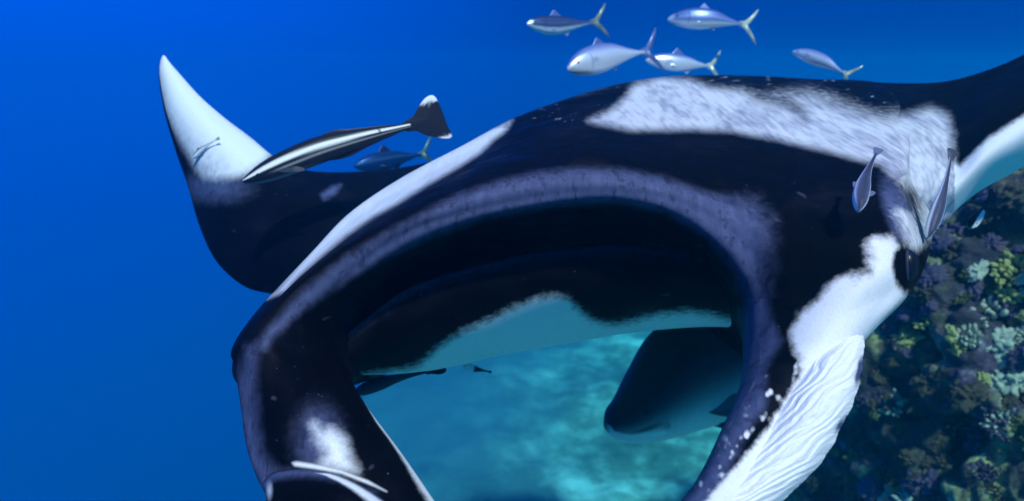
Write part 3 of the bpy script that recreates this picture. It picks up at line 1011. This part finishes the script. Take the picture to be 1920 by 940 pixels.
fish('suckerfish', 'long black suckerfish with a white side stripe and white-tipped fan tail over the left wing', 'suckerfish', (455, 339, 1.72), (770, 236, 1.86), REMORA, striped,
     [([(.96, .025), (1.03, .05), (1.09, .10), (1.15, .14), (1.20, .138), (1.215, .06), (1.215, -.05), (1.22, -.118), (1.18, -.128), (1.08, -.085), (1.02, -.04), (.96, -.025)], remora_tail, 0),
      ([(.42, .06), (.50, .085), (.58, .088), (.66, .07), (.78, .05), (.9, .03), (.85, .02), (.6, .04)], (.008, .01, .02), 0),
      ([(.44, -.05), (.52, -.075), (.6, -.08), (.7, -.06), (.82, -.04), (.9, -.025), (.6, -.03)], (.01, .013, .025), 0),
      ([(.19, -.03, -.055), (.26, -.065, -.075), (.33, -.08, -.08), (.29, -.04, -.07)], (.02, .03, .05), 0)],
     0.135, .058, bend=.0, vbend=.022, eye=(.085, .0, .008))

# the heavy dark fish under the jaw
GROUPER = [(0, .02, -.10, .25), (.025, .12, -.20, .45), (.07, .19, -.27, .6), (.15, .36, -.34, .8), (.28, .60, -.40, 1), (.42, .66, -.44, 1), (.60, .54, -.38, .8), (.80, .30, -.24, .42), (.93, .14, -.12, .2), (1, .12, -.10, .14)]


def cobia_col(S, zn):
    c = lerp_cols(zn, [(-1, (.75, .74, .66)), (-.65, (.55, .56, .48)), (-.38, (.20, .23, .21)), (-.08, (.03, .035, .036)), (.35, (.005, .006, .008)), (1, (.004, .005, .007))])
    mouth = np.exp(-(np.abs(zn + .35 + 1.2 * S) / .07) ** 2) * (S < .16)
    c = c * (1 - .85 * mouth[:, None])
    lip = np.exp(-(np.abs(zn + .55 + 1.0 * S) / .09) ** 2) * (S < .14)
    return c + lip[:, None] * np.array([.25, .22, .18])


fish('dark_fish', 'big dark-backed fish with pale belly and closed mouth below the open manta jaw', 'fish', (1138, 795, 2.25), (1560, 600, 2.62), GROUPER, cobia_col,
     [([(.30, -.075, -.10), (.36, -.12, -.15), (.46, -.15, -.17), (.54, -.15, -.17), (.48, -.10, -.14), (.38, -.05, -.11)], (.10, .12, .12), 0),
      ([(.34, -.12, .02), (.42, -.19, .03), (.50, -.20, .03), (.46, -.13, .02)], (.03, .04, .045), 0),
      ([(.34, -.12, -.04), (.42, -.19, -.06), (.50, -.20, -.06), (.46, -.13, -.04)], (.03, .04, .045), 0),
      ([(.40, .2), (.5, .25), (.6, .23), (.8, .1), (.6, .14)], (.01, .012, .016), 0),
      ([(.97, .03), (1.05, .08), (1.10, .11), (1.08, .04), (1.08, -.04), (1.10, -.11), (1.05, -.08), (.97, -.03)], (.01, .012, .016), 0)],
     .35, .13, eye=(.105, .05, .010), roll=.22)

# small suckerfish riding on the manta
SLIM = [(0, .10, -.10, .5), (.08, .34, -.34, .95), (.2, .5, -.5, 1.05), (.38, .5, -.5, 1), (.55, .34, -.34, .7), (.72, .2, -.2, .42), (.88, .12, -.12, .25), (1, .10, -.10, .16)]


def rider_col(S, zn):
    k = np.abs(zn)
    c = lerp_cols(k, [(0, (.035, .042, .08)), (.55, (.06, .07, .13)), (.78, (.13, .15, .26)), (.90, (.7, .72, .8)), (1, (.8, .82, .9))])
    t = np.clip((S - .5) / .2, 0, 1)[:, None] * np.clip(1 - k / .7, 0, 1)[:, None]
    return c * (1 - t) + np.array([.03, .035, .06]) * t


def slim_fins(dark):
    return [([(.97, .02), (1.05, .045), (1.10, .05), (1.11, 0), (1.10, -.05), (1.05, -.045), (.97, -.02)], dark, 0),
            ([(.26, .07), (.30, .12), (.36, .14), (.36, .09)], (.10, .13, .22), 0),
            ([(.30, -.07), (.35, -.10), (.41, -.105), (.41, -.07)], (.10, .13, .22), 0)]


fish('suckerfish', 'small pale suckerfish hanging head down on the manta forehead', 'suckerfish', (1610, 395, 1.05), (1643, 288, 1.13), SLIM, rider_col, slim_fins((.12, .14, .25)), .16, .075, bend=.0, up=RT, group='small suckerfish riding on the manta', vbend=-.035, eye=(.10, .6, .010))
fish('suckerfish', 'slender white-edged suckerfish hanging head down beside the manta eye', 'suckerfish', (1739, 446, 1.24), (1783, 296, 1.30), SLIM, lambda S, zn: rider_col(S, np.clip(zn * 1.05, -1, 1)), slim_fins((.04, .05, .08)), .12, .055, up=RT, group='small suckerfish riding on the manta', vbend=.02, eye=(.10, .6, .010))
fish('suckerfish', 'dark suckerfish with a round tail hanging under the manta lower jaw', 'suckerfish', (662, 738, 1.62), (805, 697, 1.62), SLIM, lambda S, zn: np.tile(np.array([.02, .03, .05]), (len(S), 1)),
     [([(.96, .03), (1.06, .075), (1.16, .08), (1.21, .03), (1.20, -.04), (1.12, -.06), (1.02, -.035), (.96, -.03)], (.008, .01, .016), 0), ([(.10, .10), (.12, .20), (.15, .2), (.17, .12)], (.06, .10, .16), 0)],
     .17, .07, vbend=.03, eye=(.08, .2, .01))


def half_col(S, zn):
    t = sstep(S, .42, .5)[:, None]
    return np.array([.6, .64, .66]) * (1 - t) + np.array([.012, .014, .02]) * t


fish('reef_fish', 'tiny fish with pale head and black tail half below the manta jaw', 'fish', (866, 687, 2.2), (916, 697, 2.2), SLIM, half_col, slim_fins((.012, .014, .02)), .30, .11, eye=(.12, .2, .02))
fish('reef_fish', 'small fish with black tail and white striped body beside the reef at right', 'fish', (1819, 428, 2.0), (1855, 378, 2.05), SLIM,
     lambda S, zn: np.where((np.abs(zn - .2) < .45)[:, None] & (S < .62)[:, None], np.array([.8, .83, .85]), np.array([.01, .012, .02])),
     [([(.9, .03), (1.0, .13), (1.15, .2), (1.28, .17), (1.3, 0), (1.25, -.16), (1.1, -.2), (1.0, -.12), (.9, -.03)], (.008, .01, .016), 0)], .30, .10, eye=(.12, .2, .02))
fish('reef_fish', 'thin silvery fish lying across the white tip of the left wing', 'fish', (361, 298, 2.085), (406, 262, 2.075), SLIM,
     lambda S, zn: lerp_cols(zn, [(-1, (.5, .56, .62)), (.1, (.75, .78, .82)), (.45, (.06, .08, .11)), (1, (.05, .06, .1))]), slim_fins((.2, .24, .3)), .16, .06, vbend=.05, eye=(.12, .2, .014))


# ------------------------------------------------------------------ corals on the reef
def coral_mat(name, lo, hi, scale=24):
    m, t, b = new_mat(name)
    n = noise(t, scale, 5, 0.65)
    t.links.new(ramp_node(t, n, [(0.35, lo), (0.5, tuple((a + c) / 2 for a, c in zip(lo, hi))), (0.66, hi)]), b.inputs['Base Color'])
    b.inputs['Roughness'].default_value = 0.85
    bump(t, b, noise(t, scale * 5, 3), 0.6, 0.006)
    return m


CM = {
    'cream': coral_mat('coral_cream', (.26, .27, .20), (.82, .82, .66)),
    'yellow': coral_mat('coral_yellow', (.20, .20, .05), (.72, .66, .26)),
    'brown': coral_mat('coral_brown', (.02, .016, .014), (.15, .11, .07)),
    'purple': coral_mat('coral_purple', (.02, .014, .035), (.20, .13, .25)),
    'olive': coral_mat('coral_olive', (.025, .027, .012), (.26, .26, .09)),
}


def lump_mesh(seed, knob):
    n, m = 34, 56
    ph = np.linspace(-0.5, math.pi / 2, n)
    th = np.linspace(0, 2 * math.pi, m, endpoint=False)
    PH, TH = np.meshgrid(ph, th, indexing='ij')
    d = np.stack([np.cos(PH) * np.cos(TH), np.cos(PH) * np.sin(TH), np.sin(PH)], -1).reshape(-1, 3)
    r = 0.8 + 0.35 * fbm(d * 1.4 + seed * 7.1, 2) + knob * (0.55 - cell(d * 3.4 + seed * 3.3)) + 0.10 * fbm(d * 7 + seed, 2)
    v = d * np.array([1, 0.9, 0.7]) * r[:, None]
    return make_mesh('coral_lump', v, grid_faces(n, m, wrap_c=True))


def branch_mesh(seed):
    rg = random.Random(seed)
    V, F = [], []
    for k in range(46):
        a = rg.uniform(0, 2 * math.pi)
        til = rg.uniform(0, 1.0) ** 0.6 * 0.85
        L = rg.uniform(.30, .62) * (1 - .3 * til)
        r0 = rg.uniform(.10, .17)
        d = np.array([math.cos(a) * math.sin(til), math.sin(a) * math.sin(til), math.cos(til)])
        o = np.array([math.cos(a), math.sin(a), 0]) * til * .95
        e1 = np.cross(d, [0.3, 0.7, 0.2]); e1 /= np.linalg.norm(e1)
        e2 = np.cross(d, e1)
        bend = np.array([rg.uniform(-.15, .15), rg.uniform(-.15, .15), .15])
        b0 = len(V)
        for q in range(5):
            t = q / 4
            rr = r0 * (1 - .15 * t) * (0.35 if q == 4 else 1) * rg.uniform(.85, 1.15)
            c = o + d * L * t + bend * t * t
            for w in range(6):
                an = w * math.pi / 3
                V.append(c + rr * (math.cos(an) * e1 + math.sin(an) * e2))
        for q in range(4):
            for w in range(6):
                w2 = (w + 1) % 6
                F.append((b0 + q * 6 + w, b0 + q * 6 + w2, b0 + (q + 1) * 6 + w2, b0 + (q + 1) * 6 + w))
    return make_mesh('coral_branches', np.array(V), F)


def plate_mesh(seed):
    rg = random.Random(seed)
    V, F = [], []
    for k in range(7):
        a0 = rg.uniform(0, 2 * math.pi)
        z0 = 0.12 * k
        R = rg.uniform(.5, 1.0)
        sp = rg.uniform(1.6, 3.0)
        b0 = len(V)
        nr, nc = 6, 22
        for sd in (0, 1):
            for i in range(nr):
                r = R * (0.12 + 0.88 * i / (nr - 1))
                for j in range(nc):
                    an = a0 + sp * (j / (nc - 1) - .5)
                    rr = r * (1 + .16 * math.sin(5 * an + k) + .06 * math.sin(13 * an))
                    V.append((rr * math.cos(an), rr * math.sin(an), z0 + .35 * (r / R) ** 2 * R + .06 * math.sin(7 * an + i) - .05 * sd * (1 - .8 * i / (nr - 1))))
        for sd in (0, 1):
            for i in range(nr - 1):
                for j in range(nc - 1):
                    q = b0 + sd * nr * nc + i * nc + j
                    f = (q, q + 1, q + nc + 1, q + nc)
                    F.append(f if sd == 0 else f[::-1])
        for j in range(nc - 1):
            q = b0 + (nr - 1) * nc + j
            F.append((q, q + 1, q + 1 + nr * nc, q + nr * nc))
    return make_mesh('coral_plates', np.array(V), F)


SHAPES = {'lump': [lump_mesh(k, .55) for k in range(4)] + [lump_mesh(9 + k, .9) for k in range(2)], 'branch': [branch_mesh(k) for k in range(3)], 'plate': [plate_mesh(k) for k in range(3)]}
MESHES = {}
for kind, ms in SHAPES.items():
    for cn, cmx in CM.items():
        for k, me in enumerate(ms):
            c = me.copy()
            c.materials.clear()
            c.materials.append(cmx)
            MESHES[kind, cn, k] = c


def project(p):
    q = p - CAM
    d = q @ FW
    return 960 + (q @ RT) / d * FPX, 470 - (q @ UP) / d * FPX, d


def reef_candidates(n):
    th = RNG.uniform(-math.pi - 0.1, 0.1, n)
    ph = RNG.uniform(-0.8, 1.4, n)
    v, d = reef_points(th, ph)
    nrm = d / REEF_R
    nrm /= np.linalg.norm(nrm, axis=1)[:, None]
    face = ((CAM - v) * nrm).sum(1) > 0.15
    px, py, dd = project(v)
    ok = face & (px > 1430) & (px < 1990) & (py > 290) & (py < 985)
    return v[ok], nrm[ok], px[ok], py[ok]


NAMES = {'lump': 'lumpy_coral', 'branch': 'branching_coral', 'plate': 'leafy_coral'}
WORDS = {'lump': 'knobbly', 'branch': 'short-branched', 'plate': 'leafy plate'}


def put_coral(p, nrm, kind, cn, size, label=None, rot=None):
    me = MESHES[kind, cn, random.randrange(len(SHAPES[kind]))]
    o = bpy.data.objects.new(NAMES[kind], me)
    z = Vector(nrm).lerp(Vector((0, 0, 1)), 0.3).normalized()
    qm = z.to_track_quat('Z', 'Y').to_matrix().to_4x4() @ Matrix.Rotation(random.uniform(0, 6.28), 4, 'Z')
    s = size
    o.matrix_world = Matrix.Translation(Vector(p) - z * s * 0.18) @ qm @ Matrix.Diagonal((s * random.uniform(.85, 1.2), s * random.uniform(.85, 1.2), s * random.uniform(.7, 1.1), 1))
    COL.objects.link(o)
    tag(o, label or f'small {cn} {WORDS[kind]} coral among many on the reef wall', 'coral', f'{cn} {WORDS[kind]} corals on the reef wall')
    return o


cv, cn_, cpx, cpy = reef_candidates(5200)
# the corals that stand out in the picture
STAND = [(1885, 545, 'lump', 'yellow', .10, 'bright yellow knobbly coral head at the right edge of the reef'),
         (1835, 590, 'branch', 'cream', .11, 'pale cream short-branched coral left of the yellow coral head'),
         (1885, 640, 'lump', 'cream', .115, 'large pale cream knobbly coral below the yellow coral head'),
         (1840, 655, 'branch', 'cream', .07, 'cream branched coral on the lower left of the large pale coral'),
         (1690, 760, 'branch', 'cream', .09, 'lone pale branched coral low on the dark reef beside the white fin'),
         (1870, 780, 'branch', 'cream', .08, 'pale branched coral near the lower right edge of the reef'),
         (1820, 920, 'lump', 'cream', .09, 'small pale coral lump at the bottom edge right of the white fin'),
         (1690, 640, 'lump', 'yellow', .07, 'little yellow-green coral lump just below the manta eye'),
         (1745, 605, 'branch', 'yellow', .07, 'yellow-green branched coral in the middle of the reef')]
for px, py, kind, cn, size, lab in STAND:
    k = np.argmin((cpx - px) ** 2 + (cpy - py) ** 2)
    put_coral(cv[k], cn_[k], kind, cn, size, lab)
taken = []
count = 0
for k in range(len(cv)):
    if count >= 190: break
    if any((cpx[k] - a) ** 2 + (cpy[k] - b) ** 2 < 17 ** 2 for a, b in taken): continue
    taken.append((cpx[k], cpy[k]))
    hi = cpx[k] > 1770 and 490 < cpy[k] < 720
    cn = random.choices(['cream', 'yellow', 'brown', 'purple', 'olive'], [3, 3, 2.5, 2, 4] if hi else [.25, .2, 6, 3, 2.2])[0]
    kind = random.choices(['lump', 'branch', 'plate'], [6, 2.5, 0])[0]
    put_coral(cv[k], cn_[k], kind, cn, random.choice((random.uniform(.02, .05), random.uniform(.03, .075), random.uniform(.06, .11))))
    count += 1

# ------------------------------------------------------------------ the water itself
def build_haze():
    lo, hi = np.array([-33., -26., -28.5]), np.array([36., 44., 5.15])
    v = [(x, y, z) for x in (lo[0], hi[0]) for y in (lo[1], hi[1]) for z in (lo[2], hi[2])]
    f = [(0, 1, 3, 2), (4, 6, 7, 5), (0, 4, 5, 1), (2, 3, 7, 6), (0, 2, 6, 4), (1, 5, 7, 3)]
    me = make_mesh('haze', v, f, smooth=False)
    m = bpy.data.materials.new('water_haze')
    m.use_nodes = True
    t = m.node_tree
    for n in list(t.nodes): t.nodes.remove(n)
    o = t.nodes.new('ShaderNodeOutputMaterial')
    pv = t.nodes.new('ShaderNodeVolumePrincipled')
    pv.inputs['Color'].default_value = (0.0, 0.11, 0.19, 1)
    pv.inputs['Absorption Color'].default_value = (0.0, 0.88, 1.0, 1)
    pv.inputs['Density'].default_value = 0.16
    pv.inputs['Anisotropy'].default_value = 0.7
    t.links.new(pv.outputs[0], o.inputs['Volume'])
    ob = link_mesh('haze', me, m)
    return tag(ob, kind='stuff')


build_haze()
